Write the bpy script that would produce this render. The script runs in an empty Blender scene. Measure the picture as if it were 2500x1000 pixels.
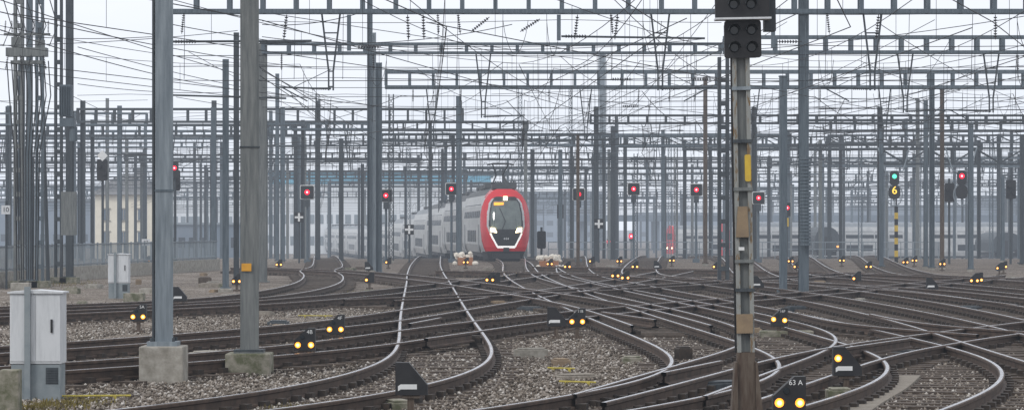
import bpy, math, random, bmesh
import numpy as np
from mathutils import Vector, Matrix, kdtree
random.seed(7); rng=np.random.default_rng(7)
sc=bpy.context.scene; COL=sc.collection
EYE=2.1; F=7000.0
def gz(y):
    t=min(1,max(0,(y-170)/230.0)); return -2.3*t*t*(3-2*t)
def G(u,v,z=0.0):
    d=F*(EYE-z)/max(v-555,1e-3); d=min(d,185.0)
    return ((u-1250)/F*d,d)
def X(u,d): return (u-1250)/F*d
def Z(v,d): return EYE+(555-v)/F*d
# ------------------------------------------------------------ materials
def mat(name,c,c2=None,scale=4.0,rough=0.7,metal=0.0,bump=0.0,stretch=(1,1,1),emit=None,es=0,mix=(0.35,0.7),detail=6,spec=0.4):
    m=bpy.data.materials.new(name); m.use_nodes=True; nt=m.node_tree; b=nt.nodes['Principled BSDF']
    b.inputs['Roughness'].default_value=rough; b.inputs['Metallic'].default_value=metal
    b.inputs['Specular IOR Level'].default_value=spec
    b.inputs['Base Color'].default_value=(*c,1)
    if emit: b.inputs['Emission Color'].default_value=(*emit,1); b.inputs['Emission Strength'].default_value=es
    if c2:
        g=nt.nodes.new('ShaderNodeNewGeometry'); mp=nt.nodes.new('ShaderNodeMapping'); mp.inputs['Scale'].default_value=stretch
        n=nt.nodes.new('ShaderNodeTexNoise'); n.inputs['Scale'].default_value=scale; n.inputs['Detail'].default_value=detail; n.inputs['Roughness'].default_value=.65
        r=nt.nodes.new('ShaderNodeValToRGB'); r.color_ramp.elements[0].position=mix[0]; r.color_ramp.elements[1].position=mix[1]
        r.color_ramp.elements[0].color=(*c,1); r.color_ramp.elements[1].color=(*c2,1)
        L=nt.links.new; L(g.outputs['Position'],mp.inputs[0]); L(mp.outputs[0],n.inputs['Vector']); L(n.outputs['Fac'],r.inputs[0]); L(r.outputs[0],b.inputs['Base Color'])
        if bump:
            bp=nt.nodes.new('ShaderNodeBump'); bp.inputs['Strength'].default_value=bump; bp.inputs['Distance'].default_value=.02
            L(n.outputs['Fac'],bp.inputs['Height']); L(bp.outputs[0],b.inputs['Normal'])
    return m
M={}
M['steel']=mat('painted_steel',(.065,.088,.108),(.125,.155,.18),3,.6,.0,.15,(6,6,.6))
M['steel2']=mat('weathered_steel',(.10,.112,.115),(.205,.215,.21),3,.65,.0,.2,(6,6,.5))
M['steelL']=mat('light_galvanised_steel',(.14,.17,.195),(.27,.31,.34),2.5,.5,.1,.15,(6,6,.45))
M['steelD']=mat('dark_steel',(.028,.036,.044),(.062,.074,.083),4,.65,.0,.2,(4,4,.5))
M['rusty']=mat('rusty_steel',(.06,.036,.024),(.14,.115,.09),5,.8,0,.4,(4,4,.6))
M['post']=mat('weathered_grey_post',(.17,.115,.06),(.25,.26,.25),5,.75,0,.4,(5,5,1.2),mix=(.40,.48))
M['conc']=mat('concrete',(.20,.185,.155),(.40,.38,.34),6,.9,0,.5)
M['concD']=mat('mossy_concrete',(.10,.105,.06),(.28,.26,.215),5,.9,0,.5,mix=(.4,.62))
M['rail']=mat('rail_side_rust',(.04,.026,.019),(.105,.068,.047),5,.75,.1,.3)
M['railtop']=mat('polished_rail_head',(.36,.36,.38),(.62,.62,.65),2,.25,.85)
M['sleeper']=mat('oiled_timber',(.035,.025,.019),(.125,.095,.072),9,.85,0,.5,(1,1,1))
M['chair']=mat('cast_iron',(.022,.017,.014),(.06,.042,.03),9,.7,.2,.3)
M['wire']=mat('wire_metal',(.018,.02,.024),(.035,.035,.035),1,.6,.2)
M['insul']=mat('brown_ceramic',(.02,.018,.022),(.045,.04,.045),6,.3)
M['black']=mat('matt_black',(.010,.010,.012),(.022,.022,.024),6,.55)
M['glass']=mat('dark_lens',(.015,.02,.025),rough=.1)
M['white']=mat('white_paint',(.75,.76,.76),(.62,.63,.63),5,.5)
M['cab']=mat('grey_cabinet_paint',(.58,.60,.62),(.44,.46,.48),3,.5,0,.05,(5,5,.7),mix=(.45,.8))
M['cheek']=mat('silver_paint',(.50,.51,.52),(.40,.41,.42),3,.35)
M['cab2']=mat('cabinet_base_grey',(.17,.205,.225),(.25,.28,.295),4,.6,0,.1)
M['yellow']=mat('yellow_paint',(.62,.43,.04),(.46,.30,.05),6,.6)
M['rod']=mat('faded_yellow_paint',(.50,.42,.06),(.30,.24,.07),20,.7)
M['orangeM']=mat('orange_plate',(.70,.36,.04),(.6,.28,.03),6,.6)
M['tan']=mat('tan_rust_sleeve',(.27,.20,.125),(.19,.14,.095),5,.8,0,.3)
M['amber']=mat('amber_lamp',(1,.5,.1),emit=(1,.33,.03),es=2.4)
M['amberhot']=mat('amber_lamp_core',(1,.8,.4),emit=(1,.62,.2),es=4)
M['redlamp']=mat('red_lamp',(.8,.0,.02),emit=(1,.0,.025),es=1.8)
M['redcore']=mat('red_lamp_core',(1,.3,.3),emit=(1,.22,.28),es=5)
M['greenlamp']=mat('green_lamp',(.1,1,.6),emit=(.12,.9,.5),es=1.1)
M['six']=mat('yellow_indicator',(1,.7,.1),emit=(1,.58,.06),es=1.1)
M['headlamp']=mat('warm_headlamp',(1,.9,.7),emit=(1,.76,.40),es=12)
M['ledwhite']=mat('white_led_strip',(.9,.9,.9),emit=(1,.97,.93),es=.5)
M['dest']=mat('orange_display',(1,.4,.05),emit=(1,.33,.03),es=1.6)
M['red']=mat('red_train_paint',(.60,.016,.026),(.52,.014,.022),2,.25)
M['trainw']=mat('train_silver',(.52,.53,.53),(.36,.37,.375),1.5,.4)
M['trainroof']=mat('train_roof',(.05,.055,.06),(.10,.105,.11),2,.6)
M['trainroofL']=mat('train_roof_grey',(.24,.26,.28),(.17,.19,.21),2,.6)
M['window']=mat('train_window',(.010,.013,.017),rough=.25,spec=.2)
M['doorw']=mat('train_door_grey',(.20,.21,.22),rough=.4)
M['shield']=mat('windshield',(.06,.08,.078),(.13,.16,.15),1.2,.06,spec=.8)
M['wallY']=mat('cream_plaster',(.80,.75,.63),(.70,.65,.54),.8,.9)
M['roofB']=mat('grey_roof_tiles',(.14,.14,.145),(.20,.20,.20),3,.9)
M['blue']=mat('blue_cladding',(.10,.36,.52),(.14,.42,.58),.3,.6)
M['hall']=mat('pale_hall_wall',(.72,.75,.78),(.62,.65,.68),.3,.8)
M['bldg']=mat('distant_grey_wall',(.10,.135,.18),(.16,.19,.23),.2,.9)
M['bag']=mat('white_bag',(.74,.70,.62),(.55,.49,.41),6,.8,0,.6)
M['crate']=mat('orange_brown_crate',(.40,.16,.07),(.30,.15,.08),6,.8)
M['wood']=mat('grey_wood',(.18,.155,.125),(.32,.29,.25),8,.9,0,.4,(1,6,1))
M['moss']=mat('moss_and_weeds',(.10,.085,.02),(.22,.17,.05),14,.95,0,.6)
STONES=((0,(.055,.042,.032)),(.3,(.135,.108,.084)),(.6,(.235,.20,.165)),(.85,(.34,.305,.27)),(1,(.54,.51,.47)))
def ramp(r):
    e=r.color_ramp.elements; e[0].position=0; e[0].color=(*STONES[0][1],1); e[1].position=1; e[1].color=(*STONES[-1][1],1)
    for p,c in STONES[1:-1]: k=e.new(p); k.color=(*c,1)
def ballast():
    m=bpy.data.materials.new('ballast_ground'); m.use_nodes=True; nt=m.node_tree; N=nt.nodes.new; L=nt.links.new; b=nt.nodes['Principled BSDF']
    g=N('ShaderNodeNewGeometry'); v=N('ShaderNodeTexVoronoi'); v.inputs['Scale'].default_value=21
    L(g.outputs['Position'],v.inputs['Vector'])
    sp=N('ShaderNodeSeparateColor'); L(v.outputs['Color'],sp.inputs[0])
    r=N('ShaderNodeValToRGB'); ramp(r); L(sp.outputs[0],r.inputs[0])
    n=N('ShaderNodeTexNoise'); n.inputs['Scale'].default_value=.35; n.inputs['Detail'].default_value=8; L(g.outputs['Position'],n.inputs['Vector'])
    r2=N('ShaderNodeValToRGB'); r2.color_ramp.elements[0].position=.35; r2.color_ramp.elements[0].color=(.55,.48,.40,1); r2.color_ramp.elements[1].position=.65; r2.color_ramp.elements[1].color=(1.0,.98,.96,1)
    L(n.outputs['Fac'],r2.inputs[0])
    mx=N('ShaderNodeMix'); mx.data_type='RGBA'; mx.blend_type='MULTIPLY'; mx.inputs[0].default_value=1; L(r.outputs[0],mx.inputs[6]); L(r2.outputs[0],mx.inputs[7])
    a=N('ShaderNodeAttribute'); a.attribute_name='grime'
    n3=N('ShaderNodeTexNoise'); n3.inputs['Scale'].default_value=1.7; n3.inputs['Detail'].default_value=5; L(g.outputs['Position'],n3.inputs['Vector'])
    mm=N('ShaderNodeMath'); mm.operation='MULTIPLY'; mr=N('ShaderNodeMapRange'); mr.inputs[1].default_value=.25; mr.inputs[2].default_value=.6; mr.inputs[3].default_value=.4; L(n3.outputs['Fac'],mr.inputs[0])
    L(a.outputs['Fac'],mm.inputs[0]); L(mr.outputs[0],mm.inputs[1])
    mx2=N('ShaderNodeMix'); mx2.data_type='RGBA'; mx2.blend_type='MULTIPLY'; L(mm.outputs[0],mx2.inputs[0]); L(mx.outputs[2],mx2.inputs[6]); mx2.inputs[7].default_value=(.42,.35,.29,1)
    L(mx2.outputs[2],b.inputs['Base Color']); b.inputs['Roughness'].default_value=.92
    bp=N('ShaderNodeBump'); bp.inputs['Strength'].default_value=1; bp.inputs['Distance'].default_value=.035; bp.invert=True
    L(v.outputs['Distance'],bp.inputs['Height']); L(bp.outputs[0],b.inputs['Normal'])
    return m
M['ballast']=ballast()
def stonemat():
    m=bpy.data.materials.new('ballast_stone'); m.use_nodes=True; nt=m.node_tree; N=nt.nodes.new; L=nt.links.new; b=nt.nodes['Principled BSDF']
    g=N('ShaderNodeNewGeometry'); r=N('ShaderNodeValToRGB'); ramp(r)
    L(g.outputs['Random Per Island'],r.inputs[0]); L(r.outputs[0],b.inputs['Base Color']); b.inputs['Roughness'].default_value=.9
    return m
M['stone']=stonemat()
# ------------------------------------------------------------ mesh builder
class MB:
    def __init__(s): s.v=[]; s.f=[]; s.m=[]
    def add(s,vs,fs,mi=0):
        o=len(s.v); s.v+=[tuple(p) for p in vs]; s.f+=[tuple(i+o for i in f) for f in fs]; s.m+=[mi]*len(fs); return s
    def box(s,c,sz,rz=0,mi=0):
        a,b,h=sz[0]/2,sz[1]/2,sz[2]/2; cs,sn=math.cos(rz),math.sin(rz); vs=[]
        for z in (-h,h):
            for x,y in ((-a,-b),(a,-b),(a,b),(-a,b)): vs.append((c[0]+x*cs-y*sn,c[1]+x*sn+y*cs,c[2]+z))
        return s.add(vs,[(0,3,2,1),(4,5,6,7),(0,1,5,4),(1,2,6,5),(2,3,7,6),(3,0,4,7)],mi)
    def bar(s,p,q,w,h=None,mi=0):
        h=h or w; p=Vector(p);q=Vector(q); d=(q-p)
        if d.length<1e-6: return s
        d.normalize(); up=Vector((0,0,1)) if abs(d.z)<.95 else Vector((0,1,0)); a=d.cross(up).normalized(); b=a.cross(d).normalized()
        vs=[]
        for e in (p,q):
            for i,j in ((-1,-1),(1,-1),(1,1),(-1,1)): vs.append(e+a*(i*w/2)+b*(j*h/2))
        return s.add(vs,[(0,3,2,1),(4,5,6,7),(0,1,5,4),(1,2,6,5),(2,3,7,6),(3,0,4,7)],mi)
    def cyl(s,p,q,r,r2=None,n=12,mi=0):
        r2=r if r2 is None else r2; p=Vector(p);q=Vector(q); d=(q-p).normalized(); up=Vector((0,0,1)) if abs(d.z)<.95 else Vector((0,1,0)); a=d.cross(up).normalized(); b=a.cross(d)
        vs=[]
        for e,R in ((p,r),(q,r2)):
            for k in range(n):
                t=2*math.pi*k/n; vs.append(e+a*(R*math.cos(t))+b*(R*math.sin(t)))
        fs=[(k,(k+1)%n,n+(k+1)%n,n+k) for k in range(n)]+[tuple(range(n))[::-1],tuple(range(n,2*n))]
        return s.add(vs,fs,mi)
    def tube(s,pts,r,n=4,mi=0):
        pts=[Vector(p) for p in pts]; vs=[]; m=len(pts)
        for i,p in enumerate(pts):
            d=(pts[min(i+1,m-1)]-pts[max(i-1,0)]).normalized(); up=Vector((0,0,1)) if abs(d.z)<.95 else Vector((0,1,0)); a=d.cross(up).normalized(); b=a.cross(d)
            for k in range(n):
                t=2*math.pi*k/n+.78; vs.append(p+a*(r*math.cos(t))+b*(r*math.sin(t)))
        fs=[(i*n+k,i*n+(k+1)%n,(i+1)*n+(k+1)%n,(i+1)*n+k) for i in range(m-1) for k in range(n)]
        return s.add(vs,fs,mi)
    def prism(s,poly,y0,y1,mi=0,ox=0,oz=0):
        n=len(poly); vs=[(x+ox,y0,z+oz) for x,z in poly]+[(x+ox,y1,z+oz) for x,z in poly]
        fs=[tuple(range(n)),tuple(range(n,2*n))[::-1]]+[(k,(k+1)%n,n+(k+1)%n,n+k) for k in range(n)]
        return s.add(vs,fs,mi)
    def mesh(s,name,mats):
        me=bpy.data.meshes.new(name); me.from_pydata(s.v,[],s.f)
        for k in (mats if isinstance(mats,(list,tuple)) else [mats]): me.materials.append(M[k])
        if any(s.m): me.polygons.foreach_set('material_index',s.m)
        me.update(); return me
def ob(name,me,loc=(0,0,0),rz=0,parent=None,label=None):
    o=bpy.data.objects.new(name,me); o.location=loc; o.rotation_euler=(0,0,rz); COL.objects.link(o)
    if parent: o.parent=parent
    if label: o['label']=label
    return o
def top(o,label,cat,group=None,kind=None):
    o['label']=label; o['category']=cat
    if group: o['group']=group
    if kind: o['kind']=kind
    return o
def text_mesh(s,size,mk,depth=.002):
    c=bpy.data.curves.new('lettering','FONT'); c.body=s; c.size=size; c.align_x='CENTER'; c.align_y='CENTER'; c.extrude=depth
    o=bpy.data.objects.new('lettering_tmp',c); COL.objects.link(o); dg=bpy.context.evaluated_depsgraph_get(); dg.update()
    me=bpy.data.meshes.new_from_object(o.evaluated_get(dg)); bpy.data.objects.remove(o)
    for v in me.vertices: x,y,z=v.co; v.co=(x,-z,y)
    me.materials.clear(); me.materials.append(M[mk]); return me
# ------------------------------------------------------------ camera, light
cam=bpy.data.cameras.new('camera'); co=bpy.data.objects.new('camera',cam); COL.objects.link(co); co.location=(0,0,EYE); co.rotation_euler=(math.pi/2,0,0)
cam.sensor_width=36; cam.lens=36*F/2500; cam.shift_y=55/2500; cam.clip_end=6000; cam.clip_start=.5
sc.camera=co
sc.view_settings.view_transform='Standard'; sc.view_settings.look='None'; sc.view_settings.exposure=0
w=bpy.data.worlds.new('World'); sc.world=w; w.use_nodes=True; nt=w.node_tree; bg=nt.nodes['Background']
sk=nt.nodes.new('ShaderNodeTexSky'); sk.sky_type='NISHITA'; sk.sun_disc=False; sk.sun_elevation=math.radians(42); sk.sun_rotation=math.radians(-40); sk.dust_density=3; sk.air_density=1
hs=nt.nodes.new('ShaderNodeHueSaturation'); hs.inputs['Saturation'].default_value=.35
mxw=nt.nodes.new('ShaderNodeMix'); mxw.data_type='RGBA'; mxw.inputs[0].default_value=.9
tc=nt.nodes.new('ShaderNodeTexCoord'); mpw=nt.nodes.new('ShaderNodeMapping'); mpw.inputs['Scale'].default_value=(3,3,22); nw=nt.nodes.new('ShaderNodeTexNoise'); nw.inputs['Scale'].default_value=1.6; nw.inputs['Detail'].default_value=5
rw_=nt.nodes.new('ShaderNodeValToRGB'); rw_.color_ramp.elements[0].position=.3; rw_.color_ramp.elements[0].color=(.83,.86,.93,1); rw_.color_ramp.elements[1].position=.7; rw_.color_ramp.elements[1].color=(.95,.965,1,1)
vm=nt.nodes.new('ShaderNodeVectorMath'); vm.operation='SCALE'; vm.inputs['Scale'].default_value=10.4
LW=nt.links.new; LW(tc.outputs['Generated'],mpw.inputs[0]); LW(mpw.outputs[0],nw.inputs['Vector']); LW(nw.outputs['Fac'],rw_.inputs[0]); LW(rw_.outputs[0],vm.inputs[0]); LW(vm.outputs[0],mxw.inputs[7])
LW(sk.outputs[0],hs.inputs['Color']); LW(hs.outputs[0],mxw.inputs[6]); LW(mxw.outputs[2],bg.inputs[0]); bg.inputs[1].default_value=.115
sl=bpy.data.lights.new('sun','SUN'); sl.energy=1.2; sl.angle=math.radians(15); sl.color=(1,.97,.92); so=bpy.data.objects.new('sun',sl); COL.objects.link(so); so.rotation_euler=(math.radians(48),0,math.radians(-40)); so.location=(0,0,60)
# hazy air: thin uniform mist, its own brightness stands for light scattered many times inside it
hz=MB(); hz.box((0,700,22),(1400,1500,56))
SG=.00050; LH=(.70,.79,.93)
hm=bpy.data.materials.new('hazy_air'); hm.use_nodes=True; n2=hm.node_tree; n2.nodes.remove(n2.nodes['Principled BSDF'])
va=n2.nodes.new('ShaderNodeVolumeAbsorption'); va.inputs['Color'].default_value=(0,0,0,1); va.inputs['Density'].default_value=SG
ve=n2.nodes.new('ShaderNodeEmission'); ve.inputs['Color'].default_value=(*LH,1); ve.inputs['Strength'].default_value=SG
ad=n2.nodes.new('ShaderNodeAddShader'); n2.links.new(va.outputs[0],ad.inputs[0]); n2.links.new(ve.outputs[0],ad.inputs[1]); n2.links.new(ad.outputs[0],n2.nodes['Material Output'].inputs['Volume']); M['haze']=hm
top(ob('haze_volume',hz.mesh('haze_volume','haze')),'box of pale hazy air with an added glow for scattered light','haze_volume',kind='structure')
# ------------------------------------------------------------ tracks
def path(pts,step=.6,sm=14):
    P=np.array(pts,float); P=np.vstack([2*P[0]-P[1],P,2*P[-1]-P[-2]]); out=[]
    for i in range(1,len(P)-2):
        for t in np.linspace(0,1,24,endpoint=False):
            a,b,c,d=P[i-1],P[i],P[i+1],P[i+2]
            out.append(.5*((2*b)+(-a+c)*t+(2*a-5*b+4*c-d)*t*t+(-a+3*b-3*c+d)*t**3))
    out.append(P[-2]); Q=np.array(out); s=np.r_[0,np.cumsum(np.hypot(*np.diff(Q,axis=0).T))]; n=max(int(s[-1]/step),4)
    t=np.linspace(0,s[-1],n+1); R=np.c_[np.interp(t,s,Q[:,0]),np.interp(t,s,Q[:,1])]
    for _ in range(sm*6): R[1:-1]=.25*R[:-2]+.5*R[1:-1]+.25*R[2:]
    return R
PROF=[(-.07,.03),(.07,.03),(.07,.055),(.015,.075),(.015,.145),(.037,.16),(.037,.19),(.023,.2),(-.023,.2),(-.037,.19),(-.037,.16),(-.015,.145),(-.015,.075),(-.07,.055)]
def rail_mesh(R,off,dz):
    T=np.gradient(R,axis=0); T/=np.linalg.norm(T,axis=1)[:,None]; Nn=np.c_[T[:,1],-T[:,0]]
    n=len(PROF); V=[];Fc=[];mi=[]
    for i in range(len(R)):
        z0=gz(R[i,1])+dz
        for a,z in PROF: V.append((R[i,0]+Nn[i,0]*(off+a),R[i,1]+Nn[i,1]*(off+a),z0+z))
    for i in range(len(R)-1):
        for k in range(n): Fc.append((i*n+k,i*n+(k+1)%n,(i+1)*n+(k+1)%n,(i+1)*n+k)); mi.append(1 if k==7 else 0)
    m=MB(); m.v=V;m.f=Fc;m.m=mi; return m.mesh('rail',['rail','railtop'])
def g2(*uv): return [G(u,v,.2) for u,v in uv]
TRK=[
 ('main',g2((300,1018),(600,1000),(850,955),(1035,908),(1090,875),(1086,838),(1060,760),(1046,690),(1038,652))+[(-9,300),(-20,480)]),
 ('t2',g2((1150,1030),(1400,1000),(1590,968),(1740,935),(1812,900),(1790,872),(1660,822),(1510,770),(1350,708),(1275,668))+[(-.3,178),(-5,250),(-13,350),(-24,450),(-38,540),(-56,640)]),
 ('t3',g2((2050,1020),(2200,980),(2310,940),(2345,905),(2290,868),(2120,825),(1900,772),(1650,722),(1480,686),(1400,660))+[(5,260),(2,420)]),
 ('t7',g2((1560,965),(1700,918),(1860,870),(1950,840),(1960,822),(1900,798),(1750,760),(1560,722),(1400,688),(1330,660))+[(1.2,230),(-3,330)]),
 ('l1',g2((-200,778),(0,768),(300,757),(600,742),(850,722),(1050,700),(1250,677),(1330,662))),
 ('l2',g2((-200,868),(0,853),(300,838),(600,812),(800,795),(950,775),(1150,742),(1400,705),(1560,680),(1650,662))),
 ('l3',g2((-50,910),(150,897),(350,886),(600,872),(800,850),(960,826),(1150,796),(1400,768),(1700,740),(2000,715),(2300,690),(2500,672))),
 ('l0',g2((-200,758),(200,748),(500,735),(680,715),(775,692),(790,672),(770,658),(800,644))+[(-20,300)]),
 ('c4',g2((1640,990),(1830,940),(1960,893),(2080,858),(2250,833),(2500,800),(2700,775))),
 ('r5',g2((2700,905),(2500,850),(2250,780),(2000,730),(1800,700),(1650,680),(1560,662))+[(12,240)]),
 ('r6',g2((2800,830),(2500,765),(2250,724),(2000,693),(1850,675))+[(16,230),(16,400)]),
 ('r8',g2((2700,735),(2400,705),(2150,682),(2000,664))+[(24,260),(28,420)]),
 ('r9',g2((2700,700),(2400,678),(2200,662))+[(32,280),(38,450)]),
 ('x1',g2((900,735),(1200,722),(1500,706),(1800,688),(2100,668))),
 ('x5',g2((1100,662),(1350,668),(1600,678),(1900,690),(2250,712),(2560,748))),
 ('r10',g2((1330,652),(1500,655),(1800,662),(2200,672),(2600,690))),
 ('l9',g2((600,655),(760,660),(900,668),(1100,690),(1300,720),(1480,752),(1640,800))),
 ('x4',g2((2480,822),(2350,815),(2220,812),(2120,795),(2040,772))),
]
allpts=[]
for i,(nm,pts) in enumerate(TRK):
    R=path(pts); dz=i*.0035
    allpts.append(R)
    e=bpy.data.objects.new('railway_track',None); COL.objects.link(e); e.location=(0,0,0)
    top(e,'curving railway track on oily timber sleepers in ballast' if nm!='main' else 'polished rails curving over dark timber sleepers','railway track','tracks of the station throat')
    for off in (-.75,.75): ob('rail',rail_mesh(R,off,dz),parent=e)
    T=np.gradient(R,axis=0); sl_=MB(); ch=MB()
    for k in range(len(R)):
        x,y=R[k]
        if y>215 or y<22: continue
        a=math.atan2(T[k,1],T[k,0])-math.pi/2; j=random.uniform(-.02,.02)
        sl_.box((x,y,gz(y)-.048+dz+random.uniform(-.008,.008)),(2.4+random.uniform(-.1,.1),.26,.15),a+j)
        if y<95:
            nx,ny=math.cos(a),math.sin(a)
            for o in (-.75,.75):
                for q in (-.11,.11): ch.box((x+nx*(o+q),y+ny*(o+q),.055+dz),(.09,.15,.075),a)
    p=ob('sleepers',sl_.mesh('sleepers','sleeper'),parent=e); p['kind']='stuff'
    if ch.v: p=ob('rail_fastenings',ch.mesh('rail_fastenings','chair'),parent=e); p['kind']='stuff'
AP=np.vstack(allpts)
for (u1,v1,u2,v2) in ((1040,838,1150,822),(1620,925,1760,895),(1470,770,1600,790),(2060,862,2220,838),(1000,800,1075,785)):
    a=G(u1,v1,.2);b=G(u2,v2,.2); mm=rail_mesh(path([a,((a[0]+b[0])/2,(a[1]+b[1])/2),b]),0,.09)
    top(ob('check_rail',mm),'short worn check rail beside a crossing','rail','check rails at the crossings')
# ground
ys=np.concatenate([np.arange(-20,24,4),np.arange(24,90,.45),np.arange(90,200,1.5),np.arange(200,420,12),[500,700,1000,1600,2600,4500]])
xs=np.concatenate([[-3000,-1200,-500,-200,-90],np.arange(-40,40.1,.5),[90,200,500,1200,3000]])
XX,YY=np.meshgrid(xs,ys); P2=np.c_[XX.ravel(),YY.ravel()]
kd=kdtree.KDTree(len(AP))
for i,p in enumerate(AP): kd.insert((p[0],p[1],0),i)
kd.balance()
D=np.array([kd.find((x,y,0))[2] for x,y in P2])
grime=np.clip(1.25-(D-.8)/.8,0,1); grime=np.maximum(grime,np.clip((P2[:,1]-90)/90,0,.75)*(P2[:,0]>-14))
ZZ=np.array([gz(y) for y in P2[:,1]])
und=.05*np.sin(P2[:,0]*1.3+np.sin(P2[:,1]*.5)*2)*np.sin(P2[:,1]*.41+.6)+.03*np.sin(P2[:,0]*2.9+P2[:,1]*1.1)
und=und*np.clip((110-P2[:,1])/40,0,1)
ZZ=ZZ-.02+np.where(D>1.6,np.clip((D-1.6)/1.0,0,1)*und,0)
nx=len(xs); ny=len(ys)
fs=[(j*nx+i,j*nx+i+1,(j+1)*nx+i+1,(j+1)*nx+i) for j in range(ny-1) for i in range(nx-1)]
me=bpy.data.meshes.new('ground'); me.from_pydata([(a,b,c) for (a,b),c in zip(P2,ZZ)],[],fs); me.materials.append(M['ballast'])
at=me.attributes.new('grime','FLOAT','POINT'); at.data.foreach_set('value',grime.astype(np.float32)); me.polygons.foreach_set('use_smooth',[True]*len(fs)); me.update()
top(ob('ground',me),'grey-brown ballast ground of the railway yard','ground',kind='structure')
# loose ballast stones
N=100000; d=29+(80-29)*rng.random(N)**1.25; xx=(rng.random(N)*2-1)*.19*d; rr=rng.uniform(.014,.036,N)
base=np.array([(1,0,0),(-1,0,0),(0,1,0),(0,-1,0),(0,0,1),(0,0,-1)],float)
V=base[None]*rng.uniform(.55,1.25,(N,6,1)); V=V+rng.normal(0,.16,(N,6,3)); th=rng.random(N)*6.28; c,s_=np.cos(th),np.sin(th)
x2=V[...,0]*c[:,None]-V[...,1]*s_[:,None]; y2=V[...,0]*s_[:,None]+V[...,1]*c[:,None]; V=np.stack([x2,y2,V[...,2]*.8],-1)*rr[:,None,None]
V[...,0]+=xx[:,None]; V[...,1]+=d[:,None]; V[...,2]+=rng.uniform(-.01,.03,N)[:,None]
tri=np.array([(0,2,4),(2,1,4),(1,3,4),(3,0,4),(2,0,5),(1,2,5),(3,1,5),(0,3,5)])
Fq=(tri[None]+6*np.arange(N)[:,None,None]).reshape(-1,3)
me=bpy.data.meshes.new('ballast_stones'); me.vertices.add(N*6); me.vertices.foreach_set('co',V.reshape(-1)); me.loops.add(len(Fq)*3); me.loops.foreach_set('vertex_index',Fq.reshape(-1).astype(np.int32)); me.polygons.add(len(Fq)); me.polygons.foreach_set('loop_start',np.arange(0,len(Fq)*3,3,dtype=np.int32)); me.materials.append(M['stone']); me.update(calc_edges=True); me.validate()
top(ob('ballast_stones',me),'loose grey and brown ballast stones','gravel',kind='stuff')
# ------------------------------------------------------------ masts
def hprof(m,x,y,z0,z1,w,rz,mi=0):
    t=w*.09; c,s=math.cos(rz),math.sin(rz)
    def bx(cx,cy,a,b): m.box((x+cx*c-cy*s,y+cx*s+cy*c,(z0+z1)/2),(a,b,z1-z0),rz,mi)
    bx(0,-w/2+t/2,w,t); bx(0,w/2-t/2,w,t); bx(0,0,t*.8,w-2*t-.002)
def lattice(m,z0,z1,w,b=.05):
    zs=np.arange(z0,z1,w*1.5)
    def cr(z,i): k=w/2; return (((-1,-1),(1,-1),(1,1),(-1,1))[i][0]*k,((-1,-1),(1,-1),(1,1),(-1,1))[i][1]*k,z)
    for i in range(4): m.bar(cr(z0,i),cr(z1,i),b,b)
    for j,z in enumerate(zs[:-1]):
        zn=zs[j+1]
        for i in range(4):
            k=(i+1)%4; m.bar(cr(z,i),cr(zn,k),b*.5,b*.5) if j%2 else m.bar(cr(z,k),cr(zn,i),b*.5,b*.5)
            m.bar(cr(zn,i),cr(zn,k),b*.5,b*.5)
def battened(m,h,w):
    # two upright channels joined by flat batten plates
    t=w*.30
    for sx in (-1,1):
        m.box((sx*(w/2-t/2),-w*.3,h/2),(t,.02,h)); m.box((sx*(w/2-t/2),w*.3,h/2),(t,.02,h)); m.box((sx*(w/2-.011),0,h/2),(.02,w*.6-.024,h-.01))
    z=.5
    while z<h-.2:
        m.box((0,-w*.3-.018,z),(w*.92,.012,.16)); m.box((0,w*.3+.018,z),(w*.92,.012,.16)); z+=.85
def mast_mesh(w,h,mk,kind='h',rz=.0):
    m=MB()
    if kind=='h': hprof(m,0,0,0,h,w,rz); m.box((0,0,.02),(w*1.6,w*1.6,.04))
    elif kind=='box': m.box((0,0,h/2),(w,w*.8,h),rz); m.box((0,0,.03),(w*1.7,w*1.7,.06)); m.box((0,0,h+.02),(w*1.15,w,.04),rz)
    elif kind=='batt': battened(m,h,w)
    elif kind=='latb': lattice(m,0,h,w,b=.08)
    else: lattice(m,0,h,w,b=.06)
    return m.mesh('mast',mk)
def bevel(o,wd=.02):
    b=o.modifiers.new('bevel','BEVEL'); b.width=wd; b.segments=2
def free_mast(x,y,h,w,mk='steel',kind='h',fw=None,fh=.25,rz=0,label=None,z0=None,fm='conc'):
    z=gz(y) if z0 is None else z0
    e=bpy.data.objects.new('catenary_mast',None); COL.objects.link(e); e.location=(x,y,z)
    top(e,label or 'grey steel catenary mast on a concrete footing','mast','catenary masts of the yard')
    ob('shaft',mast_mesh(w,h-(fh),mk,kind,rz),(0,0,fh),parent=e)
    if fw:
        m=MB(); m.box((0,0,fh/2-.1),(fw,fw,fh+.2)); f=ob('foundation',m.mesh('foundation',fm),parent=e); bevel(f)
    return e
def insulator_mesh(L=.9,r=.075,n=8):
    m=MB(); m.cyl((0,0,0),(0,0,L),.016,n=6)
    for k in range(n):
        z=L*(.12+.76*k/(n-1)); m.cyl((0,0,z-.022),(0,0,z+.022),r,r*.55,n=10)
    return m.mesh('insulator','insul')
INS=insulator_mesh()
def insulator(parent,loc,rot=(0,0,0),sc_=1):
    o=ob('insulator',INS,loc,parent=parent); o.rotation_euler=rot; o.scale=(sc_,)*3; return o
x,y=G(396,935); e=free_mast(x-.01,y+.25,8,.24,'steelL','box',.60,.5,rz=.2,label='tall pale grey steel mast on a stained concrete block')
m=MB(); m.box((0,0,.535),(.4,.4,.03)); ob('base_plate',m.mesh('base_plate','steelD'),parent=e)
for a in(-.15,.15):
    for b in(-.15,.15): m=MB(); m.cyl((a,b,.55),(a,b,.61),.02,n=8); ob('anchor_bolt',m.mesh('anchor_bolt','steelD'),parent=e)
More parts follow.
